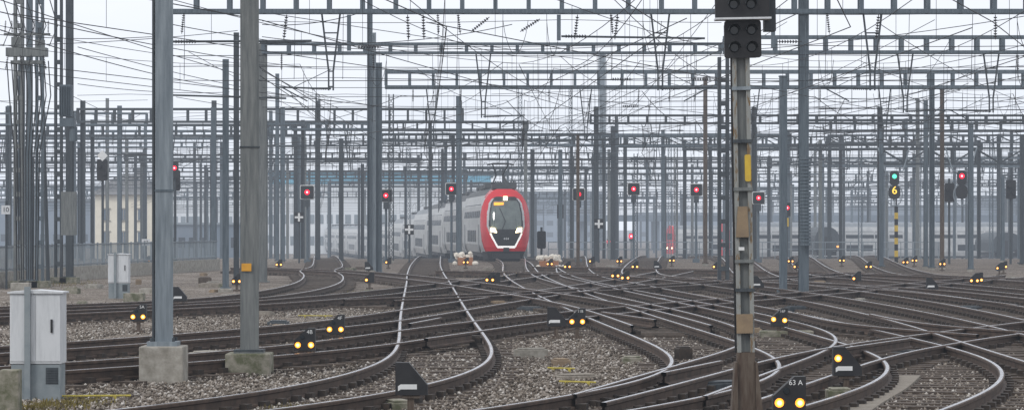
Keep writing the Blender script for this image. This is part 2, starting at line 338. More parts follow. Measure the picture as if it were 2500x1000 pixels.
m=MB(); m.cyl((-.13,-.07,.56),(-.13,-.07,8),.02,n=6); ob('earth_cable',m.mesh('earth_cable','steelD'),parent=e)
m=MB(); m.box((0,-.0,2.6),(.255,.21,.03),.2); ob('clamp_band',m.mesh('clamp_band','steel'),parent=e)
x,y=G(607,915); e=free_mast(x-.01,y+.25,8,.26,'steel2','h',.64,.31,rz=.12,label='tall weathered steel mast with small orange plate',fm='concD')
m=MB(); m.box((0,0,.345),(.42,.42,.03)); ob('base_plate',m.mesh('base_plate','steelD'),parent=e)
m=MB(); m.box((0,0,Z(358,y)),(.285,.285,.02),.12); ob('clamp_band',m.mesh('clamp_band','steelD'),parent=e)
m=MB(); m.box((-.03,-.155,Z(652,y)),(.14,.01,.11)); ob('orange_plate',m.mesh('orange_plate','orangeM'),parent=e)
FM=[ # u, base v, top v, w px, mat, kind, footing
 (551,712,145,15,'steel','h',.45),(577,695,80,13,'steelD','h',0),(521,655,262,12,'steel','h',.4),
 (903,665,-60,13,'steel','h',.4),(912,660,80,12,'steelL','h',0),(925,672,153,15,'steel','h',.4),(955,640,230,11,'steelD','lat',.3),
 (1912,722,188,17,'steel','box',.4),(1722,648,190,9,'rusty','box',.3),(1766,697,140,28,'steelD','batt',.5),
 (2260,655,245,10,'steel','h',.3),(2275,658,175,12,'steel','h',.3),(2300,658,220,9,'rusty','box',.3),(2370,662,300,11,'steel','h',.3),
 (1120,640,235,12,'steel','h',.3),(833,640,338,11,'steelD','h',.3),(1411,655,330,10,'rusty','box',.3),(1368,640,365,9,'steel','h',.3),
 (2152,655,315,10,'steel','box',.3),(2495,648,330,12,'steelD','box',.3),(2448,640,430,8,'steel','h',.3),(690,640,262,11,'steel','h',.3),(677,640,180,9,'steel','h',.3)]
for u,vb,vt,wp,mk,kd_,ft in FM:
    x,y=G(u,vb); s=F/y; free_mast(x,y,Z(vt,y),wp/s,mk,kd_,ft or None,.12 if ft else .0,rz=random.choice((0,math.pi/2,.15)))
for u,d_,vt in ((730,250,335),(775,260,230),(650,270,330),(885,230,400),(997,240,360),(1075,235,365),(1270,240,215),(1300,220,365),(1393,260,215),(1455,270,260),(1505,280,285),(1552,230,375),(1635,300,330),(1650,240,350),(1845,260,310),(2060,320,360),(2212,260,290),(2330,300,350),(2420,280,330),(262,250,240),(292,300,330),(475,300,350),(20,200,260),(355,280,300),(1580,330,390),(1690,350,400),(1800,340,380),(1990,320,350),(2100,280,330),(2245,330,330)):
    x=X(u,d_); free_mast(x,d_,Z(vt,d_)-gz(d_),random.uniform(.26,.34),random.choice(['steel','steel','steel2','steelD']),random.choice(['h','h','lat']),None,0,rz=random.choice((0,1.57)))
d_=380; e=free_mast(X(1470,d_),d_,Z(130,d_)-gz(d_),.95,'steelL','latb',None,0,label='tall pale tower mast in the haze')
hh=Z(130,d_)-gz(d_); m=MB(); m.box((0,0,hh*.5+5),(.75,.75,hh-10)); m.box((0,0,hh),(1.6,1.2,.3)); ob('mast_head',m.mesh('mast_head','steelL'),parent=e)
for u,vb,vt,wp,mk,kk in ((46,700,-70,24,'steel2','batt'),(72,700,-60,14,'steel','h'),(97,700,-60,20,'steel','batt'),(143,690,-50,20,'steelD','batt'),(170,690,-40,17,'steelD','h')):
    x,y=G(u,vb); s=F/y; free_mast(x,y,Z(vt,y),wp/s,mk,kk,.7,.22,label='slender steel mast in a close cluster',fm='concD')
x,y=G(118,697); e=bpy.data.objects.new('cable_pole',None); COL.objects.link(e); e.location=(x,y,0); top(e,'leaning dark cable pole beside slender masts','pole')
m=MB(); m.tube([(.0,0,0),(-.12,0,4),(-.3,0,9.5)],.07,8); ob('shaft',m.mesh('shaft','steelD'),parent=e)
y=100; e=bpy.data.objects.new('line_switchgear',None); COL.objects.link(e); e.location=(X(72,y),y-.5,0); top(e,'grey overhead line switchgear between slender masts','switchgear')
m=MB(); z=Z(130,y); m.box((0,0,z),(1.4,.5,.3)); m.box((0,0,z-.35),(1.1,.3,.12)); m.box((-.35,0,z+.35),(.35,.3,.35)); m.box((.45,0,z+.28),(.3,.3,.3)); m.box((0,0,z+.62),(1.6,.12,.08)); ob('switch_box',m.mesh('switch_box','steel2'),parent=e)
for k in range(7): insulator(e,(-.75+.25*k,-.1,z+.65),(0,random.uniform(-.3,.3),0),.5)
for k in range(4): insulator(e,(-.6+.4*k,-.3,z-.1),(math.pi,random.uniform(-.5,.5),0),.6)
for k in range(10):
    m=MB(); a=-.7+.16*k; m.tube([(a,0,z-.3),(a+.1,-.1,z-1.5),(a*.6,-.05,z-3.5),(a*.5,0,.3)],.022,5); ob('cable',m.mesh('cable','wire'),parent=e)
for k in range(5):
    m=MB(); a=-.8+.4*k; m.tube([(a,-.2,z+.2),(a+.3,-.25,z+.9),(a-.1,-.2,z+2.2)],.018,5); ob('cable',m.mesh('cable','wire'),parent=e)
e=bpy.data.objects.new('pole_transformer',None); COL.objects.link(e); e.location=(X(168,y),y-.6,0); top(e,'grey ribbed transformer box fixed on slender mast','transformer')
m=MB(); z=Z(248,y); m.box((0,0,z),(.42,.4,1.1))
for k in range(7): m.box((-.18+.06*k,-.23,z),(.02,.06,1.0))
m.box((.05,0,z-.75),(.5,.4,.3)); m.cyl((.25,0,z-.9),(.25,0,z-1.4),.14); ob('tank',m.mesh('tank','steel'),parent=e)
m=MB(); m.box((.1,0,z-3.9),(.5,.35,1.5)); ob('lower_cabinet',m.mesh('lower_cabinet','steel2'),parent=e)
# ------------------------------------------------------------ gantries
def beam_mesh(x1,x2,dep,th=.13,sp=1.15,mk='steel',wy=.5,diag=False):
    m=MB()
    for yy in (-wy/2,wy/2):
        m.box(((x1+x2)/2,yy,th/2),(x2-x1,.09,th)); m.box(((x1+x2)/2,yy,dep-th/2),(x2-x1,.09,th))
        n=int((x2-x1)/sp)
        for k in range(n+1):
            xx=x1+.05+(x2-x1-.1)*k/n; m.box((xx,yy,dep/2),(.13,.07,dep-2*th-.004))
            if diag and k<n:
                xn=x1+.05+(x2-x1-.1)*(k+1)/n; m.bar((xx,yy,th if k%2 else dep-th),(xn,yy,dep-th if k%2 else th),.06)
    n=int((x2-x1)/sp)
    for k in range(n+1):
        xx=x1+.05+(x2-x1-.1)*k/n
        for z in (th*.5,dep-th*.5): m.box((xx,0,z),(.07,wy-.1,.05))
    return m.mesh('beam',mk)
def hang_mesh(L):
    m=MB(); 
    m.bar((-.28,0,0),(-.07,0,-L*.75),.055); m.bar((.28,0,0),(.07,0,-L*.75),.055); m.bar((-.07,0,-L*.75),(-.07,0,-L),.05); m.bar((.07,0,-L*.75),(.07,0,-L),.05)
    for k in (.25,.5,.75,.95): q=.28-.28*k*.95; m.bar((-max(q,.07),0,-L*k),(max(q,.07),0,-L*k),.04)
    return m.mesh('hanging_support','steelD')
HANG={}
def arm(parent,x,z,side,L=1.6):
    m=MB(); m.cyl((x,0,z),(x+side*L,-.02,z+.05),.03,n=6); m.cyl((x+side*L*.95,-.02,z+.05),(x+side*L*.45,-.02,z-.38),.02,n=5); m.tube([(x,0,z+.6),(x+side*L*.7,0,z+.06)],.014,4)
    ob('registration_arm',m.mesh('registration_arm','steelD'),parent=parent)
    insulator(parent,(x+side*.1,0,z),(0,side*math.pi/2,0),.6)
def gantry(y,x1,x2,zb,dep,masts,th=.13,sp=1.15,mk='steel',hangs=(),tall=.5,kinds='h',det=True,diag=False,mw=.3):
    z0=gz(y); e=bpy.data.objects.new('catenary_gantry',None); COL.objects.link(e); e.location=(0,y,0)
    top(e,'long steel portal gantry spanning tracks, carrying overhead wires','gantry','overhead line gantries')
    ob('beam',beam_mesh(x1,x2,dep,th,sp,mk,diag=diag),(0,0,zb),parent=e)
    for k,xm in enumerate(masts):
        kd_=kinds if isinstance(kinds,str) else kinds[k]
        h=zb+dep+(tall if not isinstance(tall,(list,tuple)) else tall[k])-z0
        ob('mast',mast_mesh(mw,h,mk if random.random()<.6 else random.choice(['steel','steel2','steelD']),kd_,rz=random.choice((0,1.57))),(xm,.4 if det else 0,z0),parent=e)
    for h in hangs:
        L=zb-6.3; key=round(L,1)
        if key not in HANG: HANG[key]=hang_mesh(L)
        ob('hanging_support',HANG[key],(h,0,zb),parent=e); arm(e,h,6.35,random.choice((-1,1)))
    m=MB(); a,b=x1,x2; RW=.015 if y<150 else .02
    for zz,sg in ((zb-.9,.1),(zb-1.25,.04),(zb-1.6,.04),(zb-2.0,.05),(zb+dep+.9,.12)):
        ph=random.random(); pts=[(a+(b-a)*t,.1,zz-sg*math.sin(math.pi*((t*(b-a)/14+ph)%1))) for t in np.linspace(0,1,60)]; m.tube(pts,RW,4)
    for k in range(int((b-a)/(1.4 if det else 3))):
        xx=a+1+(1.4 if det else 3)*k+random.uniform(-.5,.5)
        if xx>b: break
        m.tube([(xx,.1,zb),(xx+random.uniform(-.05,.05),.1,zb-2.0-random.choice((0,0,.6)))],.011 if det else .016,4)
        if random.random()<.3:
            q=random.uniform(.4,1.1)*random.choice((-1,1)); m.tube([(xx+q*t,.1+.2*t,zb-.2-random.uniform(1.0,1.05)*math.sin(math.pi*t)**.7) for t in np.linspace(0,1,13)],.011,4)
        if det and random.random()<.32: insulator(e,(xx,-.15,zb),(math.pi,random.uniform(-.15,.15),0),.7)
        if det and random.random()<.16: insulator(e,(xx,.1,zb-2.0),(0,math.pi/2,0),.75)
    ob('cross_span_wires',m.mesh('cross_span_wires','wire'),parent=e)
    return e
g=gantry(88,X(395,88),24,8.65,.95,[X(395,88),X(1965,88),23],hangs=[X(808,88),X(1612,88),X(2130,88)],mk='steel',tall=[2,2,2],sp=1.0)
for u in (995,1033,1410,1508,700,2145,2430): insulator(g,(X(u,88),0,8.62),(math.pi,random.uniform(-.12,.12),0),.85)
for u,r in ((1150,.9),(1270,1.0)): insulator(g,(X(u,88),0,8.1),(0,r,0),.8)
for (u1,v1,u2,v2,r) in ((420,103,762,101,.035),(420,233,700,241,.028),(1370,90,1720,95,.032),(635,106,760,102,.03)):
    m=MB(); m.cyl((X(u1,88),-.2,Z(v1,88)),(X(u2,88),-.2,Z(v2,88)),r,n=8); ob('tube_arm',m.mesh('tube_arm','steelD'),parent=g)
for u,v in ((1364,100),(853,125),(1886,118)):
    m=MB(); m.bar((X(u,88),-.2,8.6),(X(u,88),-.2,Z(v,88)),.12); ob('drop_post',m.mesh('drop_post','steel'),parent=g)
for u,v in ((425,103),(1375,90),(870,116),(1895,103)): insulator(g,(X(u,88),-.2,Z(v,88)),(0,math.pi/2,0),.85)
m=MB()
for k in range(26): m.cyl((X(1966,88),.0,1.55+k*.105),(X(1966,88),.0,1.63+k*.105),.17,n=14)
m.cyl((X(1966,88),0,1.4),(X(1966,88),0,8.6),.015,n=6)
ob('tension_weights',m.mesh('tension_weights','steel'),parent=g)
gantry(110,X(640,110),X(1762,110),8.75,.42,[X(640,110)],th=.08,sp=.95,hangs=[X(1180,110)],tall=0)
gantry(105,X(1766,105),30,8.45,.66,[29],th=.11,sp=.9,hangs=[X(2210,105),X(2420,105)],tall=.4)
gantry(139,X(940,139),34,8.8,.92,[X(1560,139)-30,33],th=.17,sp=1.12,hangs=[X(1055,139),X(1430,139),X(1840,139),X(2160,139)])
gantry(184,X(188,184),X(1132,184),8.8,.95,[X(200,184),X(521,184),X(775,184),X(1122,184)],th=.14,hangs=[X(420,184),X(850,184),X(980,184)],mk='steelD')
gantry(178,X(1440,178),40,8.5,.6,[X(1456,178),X(1842,178),X(2150,178),39],th=.12,hangs=[X(1600,178),X(2020,178),X(2330,178)],mk='steelD')
gantry(200,X(-60,200),X(360,200),9.2,.9,[X(20,200),X(290,200)],th=.13)
gantry(195,X(930,195),X(1500,195),8.0,.5,[X(1497,195)],th=.12,sp=.9,mk='steelD')
gantry(162,X(620,162),X(930,162),7.6,.4,[X(626,162)],th=.1,sp=.9,tall=0)
dy=[206,220,238,258,280,305,332,362,398,440,490,550,620,700]
for k,yy in enumerate(dy):
    W_=.185*yy+6; x=-W_
    while x<W_:
        L=random.uniform(16,30); zb=random.uniform(8.0,9.6)+gz(yy)*.8; x2=min(x+L,W_+10)
        gantry(yy+random.uniform(-5,5),x,x2,zb,random.choice((.5,.75,.95)),[x+.2,x+(x2-x)*random.uniform(.4,.6),x2-.2],th=random.choice((.12,.15,.18)),sp=random.choice((1.0,1.3,1.7)),hangs=[x+(x2-x)*t for t in (.25,.8)] if yy<330 else (),det=yy<300,diag=(random.random()<.2),mk=random.choice(['steel','steelD','steelD']),tall=random.choice((0,.3,1.5)),mw=.26 if yy<400 else .34)
        x=x2-random.uniform(0,2) if random.random()<.7 else x2+random.uniform(2,8)
d_=165; e=bpy.data.objects.new('signal_bridge',None); COL.objects.link(e); e.location=(0,d_,0); top(e,'trussed steel signal bridge carrying signals over the tracks','signal bridge')
ob('truss',beam_mesh(X(2148,d_),X(2560,d_),1.0,.1,1.3,'steelD',diag=True),(0,0,Z(402,d_)),parent=e)
# ------------------------------------------------------------ overhead lines along the tracks
SUP=[20,52,88,110,139,180,208,250,300,362,440]
def xat(R,y):
    o=R[np.argsort(R[:,1])]
    if y<o[0,1]:
        k=min(25,len(o)-1); sl=(o[k,0]-o[0,0])/max(o[k,1]-o[0,1],.5); sl=max(-.25,min(.25,sl)); return o[0,0]+sl*(y-o[0,1])
    if y>o[-1,1]: sl=(o[-1,0]-o[-25,0])/(o[-1,1]-o[-25,1]); sl=max(-.2,min(.2,sl)); return o[-1,0]+sl*(y-o[-1,1])
    return float(np.interp(y,o[:,1],o[:,0]))
for i,R in enumerate(allpts):
    if TRK[i][0] in ('x4',): continue
    e=bpy.data.objects.new('overhead_line',None); COL.objects.link(e); top(e,'contact wire and messenger wire with thin droppers','overhead wire','overhead lines of the yard')
    c=MB(); ms=MB(); dr=MB(); zc=5.75+random.uniform(-.1,.25); zm=zc+random.uniform(1.1,1.5)
    off={y:random.uniform(-.3,.3) for y in SUP}
    for a,b in zip(SUP[:-1],SUP[1:]):
        if a<52 and TRK[i][0] not in('main','t2','l2','t3','c4'): continue
        xa,xb=xat(R,a)+off[a],xat(R,b)+off[b]; za,zb_=zc+gz(a)*.8,zc+gz(b)*.8; za2,zb2=zm+gz(a)*.8,zm+gz(b)*.8; sg=.9*min(1,(b-a)/45)
        def PM(t): return (xa+(xb-xa)*t,a+(b-a)*t,za2+(zb2-za2)*t-sg*4*t*(1-t)*.9)
        def PC(t): return (xa+(xb-xa)*t,a+(b-a)*t,za+(zb_-za)*t)
        q=.010 if a<100 else .015
        c.tube([PC(0),PC(.5),PC(1)],q,5); ms.tube([PM(t) for t in np.linspace(0,1,13)],q*.9,4)
        for t in np.arange(.1,1,.13):dr.tube([PC(t),PM(t)],q*.6,4)
    ob('contact_wire',c.mesh('contact_wire','wire'),parent=e); ob('messenger_wire',ms.mesh('messenger_wire','wire'),parent=e); p=ob('dropper_wires',dr.mesh('dropper_wires','wire'),parent=e); p['kind']='stuff'
def feeder(p,q,sag,r=.012):
    p=Vector(p);q=Vector(q); m=MB(); m.tube([p.lerp(q,t)-Vector((0,0,4*sag*t*(1-t))) for t in np.linspace(0,1,20)],r,5); o=ob('feeder_wire',m.mesh('feeder_wire','wire')); top(o,'thin dark feeder wire strung between gantries','wire','feeder wires')
def wp(u,v,d): return (X(u,d),d,Z(v,d))
for a,b in (((-40,20,60),(760,165,110)),((-40,60,60),(560,215,110)),((0,0,70),(930,262,139)),((640,172,90),(935,300,139)),((190,115,88),(900,255,139)),((420,60,80),(1130,118,110)),((-30,112,95),(580,75,110)),((640,30,88),(1760,190,139)),((900,110,100),(1720,95,100)),
    ((1000,0,80),(1380,250,150)),((1500,0,80),(1760,200,139)),((1850,120,105),(2500,40,88)),((1850,200,139),(2500,110,100)),((2150,60,88),(2500,250,150)),((1200,230,150),(2500,160,120)),((430,237,120),(1180,330,180)),((180,300,180),(930,240,150)),((200,350,180),(620,300,150)),((1850,330,184),(2500,235,140)),((640,90,95),(1250,60,88)),
    ((635,165,75),(1020,400,200)),((635,185,78),(1000,395,200)),((190,205,100),(560,225,120)),((0,85,90),(370,90,100)),((640,60,88),(900,25,88))):
    feeder(wp(*a),wp(*b),random.uniform(.05,.4),.013)
for k in range(26):
    u=random.uniform(-100,2600); d1=random.choice((88,105,110,139,178)); d2=random.choice((139,184,208,240)); feeder((X(u,d1),d1,random.uniform(6.8,9.8)),(X(u,d1)*1.0+random.uniform(-5,5),d2,random.uniform(6.8,9.6)),random.uniform(0,.3),.011 if d1<120 else .015)
# ------------------------------------------------------------ dwarf signals
LAMPM={}
def lens(parent,loc,r,mk,name='lamp'):
    k=(round(r,3),mk,name)
    if k not in LAMPM:
        m=MB(); m.cyl((0,0,0),(0,-.02,0),r,r*.8,n=18)
        mats=[mk]
        if mk in('amber','redlamp'): m.cyl((0,-.0202,0),(0,-.03,0),r*(.55 if mk=='amber' else .4),r*.25,n=14,mi=1); mats=[mk,'amberhot' if mk=='amber' else 'redcore']
        LAMPM[k]=m.mesh(name,mats)
    return ob(name,LAMPM[k],loc,parent=parent)
FR=[(-.16,0),(.16,0),(.16,.34),(.05,.34),(-.16,.15)]
BK=[(-.17,0),(.19,0),(.19,.11),(-.02,.36),(-.17,.36)]
def dwarf_body(poly):
    m=MB(); m.prism(poly,-.07,.09); return m.mesh('housing','black')
BF=dwarf_body(FR); BB=dwarf_body(BK)
m=MB(); h=.24; m.box((0,.01,h/2-.1),(.075,.075,h+.2)); m.box((0,.01,h-.02),(.2,.12,.03)); m.box((0,.01,.03),(.22,.22,.06)); PM_=m.mesh('post','rusty')
hd=MB()
for t0 in range(9):
    a0=math.pi*t0/9;a1=math.pi*(t0+1)/9; hd.add([(.052*math.cos(a0),0,.052*math.sin(a0)),(.052*math.cos(a1),0,.052*math.sin(a1)),(.052*math.cos(a1),-.07,.052*math.sin(a1)),(.052*math.cos(a0),-.07,.052*math.sin(a0))],[(0,1,2,3)])
HOOD=hd.mesh('lamp_hood','black')
WB=MB(); WB.prism([(-.14,.045),(-.11,.065),(.07,.065),(.07,.12),(-.11,.12),(-.14,.1)],-.078,-.071); WBM=WB.mesh('white_bar','white')
def dwarf(x,y,txt=None,back=False,lit=((-.1,.085),(.1,.085)),z=None,scale=1,lab=None,h=.24):
    e=bpy.data.objects.new('dwarf_signal',None); COL.objects.link(e); e.location=(x,y,gz(y) if z is None else z); e.scale=(scale,)*3
    top(e,lab or ('black triangular shunting signal seen from behind' if back else 'small black shunting signal with lit amber lamps'),'railway signal','dwarf shunting signals')
    ob('post',PM_,parent=e); ob('housing',BB if back else BF,(0,0,h),parent=e)
    if back: ob('white_bar',WBM,(0,0,h),parent=e)
    for a,b in lit:
        lens(e,(a,-.072,h+b),.045,'amber'); ob('lamp_hood',HOOD,(a,-.071,h+b),parent=e)
    if not back: lens(e,(-.03,-.072,h+.2),.034,'glass','unlit_lamp')
    if txt: ob('number_lettering',text_mesh(txt,.085 if len(txt)<3 else .07,'white'),(.08 if len(txt)<3 else .06,-.075,h+.28),parent=e)
    return e
for u,v,t in ((744,893,'4B'),(819,848,'4F'),(338,812,'5A'),(1409,826,'11B')):
    x,y=G(u,v); dwarf(x,y,t,lab='black shunting signal marked '+t+' with two amber lamps')
x,y=G(1902,826); dwarf(x,y,'16F',lit=((-.11,.13),(.1,.11)),lab='black shunting signal marked 16F on a small concrete pad')
m=MB(); m.box((0,0,.05),(1.0,.5,.2)); o=ob('concrete_pad',m.mesh('concrete_pad','concD'),(x+.15,y+.1,0)); bevel(o); top(o,'low mossy concrete pad in the ballast','concrete slab')
dwarf(X(1926,27.2),27.2,'63 A',scale=.97,z=.13,lab='black shunting signal marked 63 A with two bright amber lamps')
x,y=G(1358,826); dwarf(x,y,back=True,lit=())
x,y=G(1003,1015); dwarf(x,y,back=True,lit=(),lab='dark triangular shunting signal with white bar beside curving rail')
x,y=G(2066,962); dwarf(x,y,back=True,lit=((-.11,.22),),lab='black triangular shunting signal with one amber lamp')
for u,v in ((438,757),(2275,725),(1605,668),(1850,720),(900,672)):
    x,y=G(u,v); dwarf(x,y,back=True,lit=())
for u,v in ((578,710),(681,662),(902,706),(948,655),(1137,655),(1196,706),(1210,706),(1342,660),(1502,694),(1526,700),(1550,668),(2091,702),(2378,708),(2388,706),(2055,650),(1930,652),(1945,668),(2210,655),(2440,672),(270,640),(360,650),(2120,668),(1640,650),(1385,668),(2300,660),(2600,700),(1748,668),(2450,668),(2232,650),(1445,652),(1512,652)):
    x,y=G(u,v); dwarf(x,y,lit=((-.1,.085),(.1,.085)) if random.random()<.75 else ((-.1,.085),))
# ------------------------------------------------------------ main signals
def rr(w,h,r,n=4):
    P=[]
    for cx,cz,a0 in ((w-r,h-r,0),(-w+r,h-r,90),(-w+r,-h+r,180),(w-r,-h+r,270)):
        for k in range(n+1): a=math.radians(a0+90*k/n); P.append((cx+r*math.cos(a),cz+r*math.sin(a)))
    return P
m=MB(); m.prism(rr(.47,.47,.1),0,.04); SIGW=m.mesh('white_border','white')
m=MB(); m.prism(rr(.42,.42,.07),-.06,-.002); SIGB=m.mesh('signal_board','black')
m=MB(); m.box((0,0,0),(.3,.12,.42)); SIGL=m.mesh('lower_box','steelD')
def main_signal(u,v,d_,w_px,sm=1):
    x=X(u,d_); z=Z(v,d_); k=w_px*d_/F/.88; z0=gz(d_)
    e=bpy.data.objects.new('main_signal',None); COL.objects.link(e); e.location=(x,d_,z0); top(e,'black signal board with white border showing red','railway signal','main signals at red')
    m=MB(); m.cyl((0,.2,0),(0,.2,z-z0+.3),.075,n=10); m.box((0,.12,z-z0),(.2,.12,.5)); m.box((0,.2,.05),(.4,.4,.3)); ob('post',m.mesh('post','steel'),parent=e)
    a=ob('white_border',SIGW,(0,0,z-z0),parent=e); b=ob('signal_board',SIGB,(0,0,z-z0),parent=e); a.scale=b.scale=(k,1,k)
    lens(e,(0,-.062,z-z0),.17*k,'redlamp'); 
    for q in ((-.24,.26),(.24,.26),(-.24,-.26),(.24,-.26)): lens(e,(q[0]*k,-.062,z-z0+q[1]*k),.06*k,'glass','unlit_lamp')
    ob('lower_box',SIGL,(0,0,z-z0-.72*k),parent=e)
    m=MB(); m.prism([(.1*math.cos(t),.13*math.sin(t)) for t in np.linspace(0,6.28,14)[:-1]],-.01,.02); ob('round_plate',m.mesh('round_plate','steelL'),(0,0,z-z0+.62*k),parent=e)
for q in ((750,469,172,33),(942,477,173,30),(1102,461,174,28),(1413,474,174,29),(1547,461,174,29),(1700,463,174,29),(1852,483,174,29)): main_signal(*q)
def small_light(u,v,d_,mk='redlamp',r=.13,lab='slim signal post with glowing red lamp',plate=False):
    z0=gz(d_); e=bpy.data.objects.new('post_signal',None); COL.objects.link(e); x=X(u,d_); z=Z(v,d_)-z0; e.location=(x,d_,z0); top(e,lab,'railway signal')
    m=MB(); m.cyl((0,.15,0),(0,.15,z+.3),.06,n=8); ob('post',m.mesh('post','steelD'),parent=e)
    m=MB(); m.box((0,.04,z-.1),(.4,.16,.85)); ob('signal_board',m.mesh('signal_board','black'),parent=e); lens(e,(0,-.045,z),r,mk)
    if plate: m=MB(); m.box((0,.02,z-.9),(.2,.03,.55)); ob('yellow_plate',m.mesh('yellow_plate','yellow'),parent=e)
small_light(1922,507,180,plate=True); small_light(1541,576,300,r=.26); small_light(1486,590,320,r=.22); small_light(426,410,150,r=.12)
small_light(1368,512,178,mk='glass',lab='slim post with yellow plate',plate=True)
def hung(u,v,d_,green):
    e=bpy.data.objects.new('bridge_signal',None); COL.objects.link(e); x=X(u,d_); z=Z(v,d_); e.location=(x,d_-.5,z); top(e,'dark signal with green lamp above yellow figure 6' if green else 'dark round-backed signal showing a red lamp','railway signal')
    m=MB(); m.prism(rr(.27,.42,.2),0,.1,oz=-.05); ob('signal_board',m.mesh('signal_board','black'),parent=e)
    lens(e,(0,-.01,.05),.13 if green else .15,'greenlamp' if green else 'redlamp'); 
    m=MB(); m.prism(rr(.34,.4,.3),.005,.08,oz=-.85); ob('indicator_board',m.mesh('indicator_board','black'),parent=e)
    if green: ob('figure_six',text_mesh('6',.62,'six',.02),(0,-.03,-.75),parent=e)
    m=MB(); 
    for k in range(16):
        a=math.pi*2*k/16;b=math.pi*2*(k+1)/16; m.bar((.46*math.cos(a),.1,-1.0+.62*math.sin(a)),(.46*math.cos(b),.1,-1.0+.62*math.sin(b)),.05)
    m.bar((-.5,.15,.35),(-.9,.3,1.7),.06); m.bar((.5,.15,.35),(.9,.3,1.7),.06); m.bar((-.5,.15,.35),(.5,.15,.35),.06); m.bar((0,.15,.3),(0,.15,-1.6),.06)
    ob('support_frame',m.mesh('support_frame','steelL'),parent=e)
hung(2181,433,163,True); hung(2345,432,163,False)
e=bpy.data.objects.new('striped_post',None); COL.objects.link(e); y=168; e.location=(X(2188,y),y,0); top(e,'black and yellow striped post under signal bridge','post')
m=MB()
for k in range(9): m.box((0,0,.2+k*.37),(.19,.19,.365),mi=k%2)
m.cyl((0,0,3.3),(0,0,5),.05); ob('shaft',m.mesh('shaft',['black','yellow']),parent=e)
def dark_signal(u,v,d_):
    z0=gz(d_); e=bpy.data.objects.new('unlit_signal',None); COL.objects.link(e); z=Z(v,d_)-z0; e.location=(X(u,d_),d_,z0); top(e,'dark unlit signal head on a slim post','railway signal')
    m=MB(); m.cyl((0,.1,0),(0,.1,z+.8),.07,n=8); ob('post',m.mesh('post','steelD'),parent=e)
    m=MB(); m.prism(rr(.28,.55,.1),-.1,.05,oz=z); m.cyl((-.12,-.1,z+.2),(-.12,-.35,z+.2),.1);m.cyl((.12,-.1,z-.2),(.12,-.35,z-.2),.1); ob('signal_head',m.mesh('signal_head','black'),parent=e)
for q in ((250,415,150),(427,440,151),(2318,470,165),(2468,462,165),(1322,585,180)): dark_signal(*q)
m=MB(); m.prism([(0,-.28),(.28,0),(0,.28),(-.28,0)],-.02,.02); o=ob('diamond_sign',m.mesh('diamond_sign','white'),(X(250,149),149,Z(380,149))); top(o,'white diamond plate on dark signal','sign')
def cross_sign(u,v,d_):
    z0=gz(d_); e=bpy.data.objects.new('cross_marker',None); COL.objects.link(e); z=Z(v,d_)-z0; e.location=(X(u,d_),d_,z0); top(e,'black marker board with white cross on post','sign')
    m=MB(); m.cyl((0,.1,0),(0,.1,z+.3),.05,n=8); ob('post',m.mesh('post','steelD'),parent=e)
    m=MB(); m.box((0,0,z),(.56,.04,.6)); ob('board',m.mesh('board','black'),parent=e)
    m=MB(); m.box((0,-.03,z),(.5,.012,.12)); m.box((0,-.036,z),(.12,.01,.5)); ob('white_cross',m.mesh('white_cross','white'),parent=e)
cross_sign(730,530,170); cross_sign(999,560,170); cross_sign(1462,546,172)
def num_sign(u,v,d_,t,w,h):
    z0=gz(d_); e=bpy.data.objects.new('number_sign',None); COL.objects.link(e); z=Z(v,d_)-z0; e.location=(X(u,d_),d_-.3,z0); top(e,'white number board reading '+t,'sign')
    m=MB(); m.cyl((0,.1,0),(0,.1,z+.3),.04,n=8); ob('post',m.mesh('post','steelD'),parent=e)
    m=MB(); m.box((0,0,z),(w,.03,h)); ob('board',m.mesh('board','cab'),parent=e); ob('number_lettering',text_mesh(t,h*.75,'black'),(0,-.02,z),parent=e)
num_sign(18,512,98,'10',.30,.30); num_sign(358,591,140,'32',.4,.32)
# ------------------------------------------------------------ foreground signal mast
d_=30; e=bpy.data.objects.new('signal_mast',None); COL.objects.link(e); e.location=(X(1823,d_),d_,0); e.rotation_euler=(0,math.radians(-1.0),0); top(e,'weathered signal mast with unlit black signal heads','railway signal')
m=MB(); m.box((-.07,0,2.4),(.045,.16,3.2)); m.box((.07,0,2.4),(.045,.16,3.2)); ob('shaft',m.mesh('shaft','post'),parent=e)
m=MB(); m.box((0,.01,2.4),(.093,.08,3.19)); ob('web',m.mesh('web','steel2'),parent=e)
m=MB(); m.box((0,0,.4),(.185,.155,.8)); ob('lower_shaft',m.mesh('lower_shaft','rusty'),parent=e)
m=MB(); m.prism([(-.085,2.0),(.05,2.0),(.04,2.32),(-.06,2.32)],-.11,-.082); ob('rust_sleeve',m.mesh('rust_sleeve','tan'),parent=e)
m=MB(); m.box((-.01,-.095,1.1),(.17,.03,.2)); ob('rust_sleeve',m.mesh('rust_sleeve','tan'),parent=e)
m=MB(); m.prism(rr(.032,.14,.02),-.10,-.085,ox=.052,oz=2.72); ob('yellow_plate',m.mesh('yellow_plate','yellow'),parent=e)
m=MB(); m.box((-.03,-.095,1.88),(.06,.012,.035)); ob('white_plate',m.mesh('white_plate','white'),parent=e)
for poly in ([(-.18,0),(-.115,.7),(-.095,.7),(-.095,0)],[(.095,0),(.095,.7),(.115,.7),(.18,0)]):
    m=MB(); m.prism(poly,-.12,.12); ob('base_bracket',m.mesh('base_bracket','rusty'),parent=e)
m=MB(); m.box((0,0,.02),(.45,.4,.06)); ob('base_plate',m.mesh('base_plate','rusty'),parent=e)
for z,k in ((1.45,'steelD'),(1.75,'steel2'),(2.5,'steel2'),(3.0,'steelD'),(3.55,'steelL')):
    m=MB(); m.box((0,-.005,z),(.20,.19,.035)); ob('clamp_band',m.mesh('clamp_band',k),parent=e)
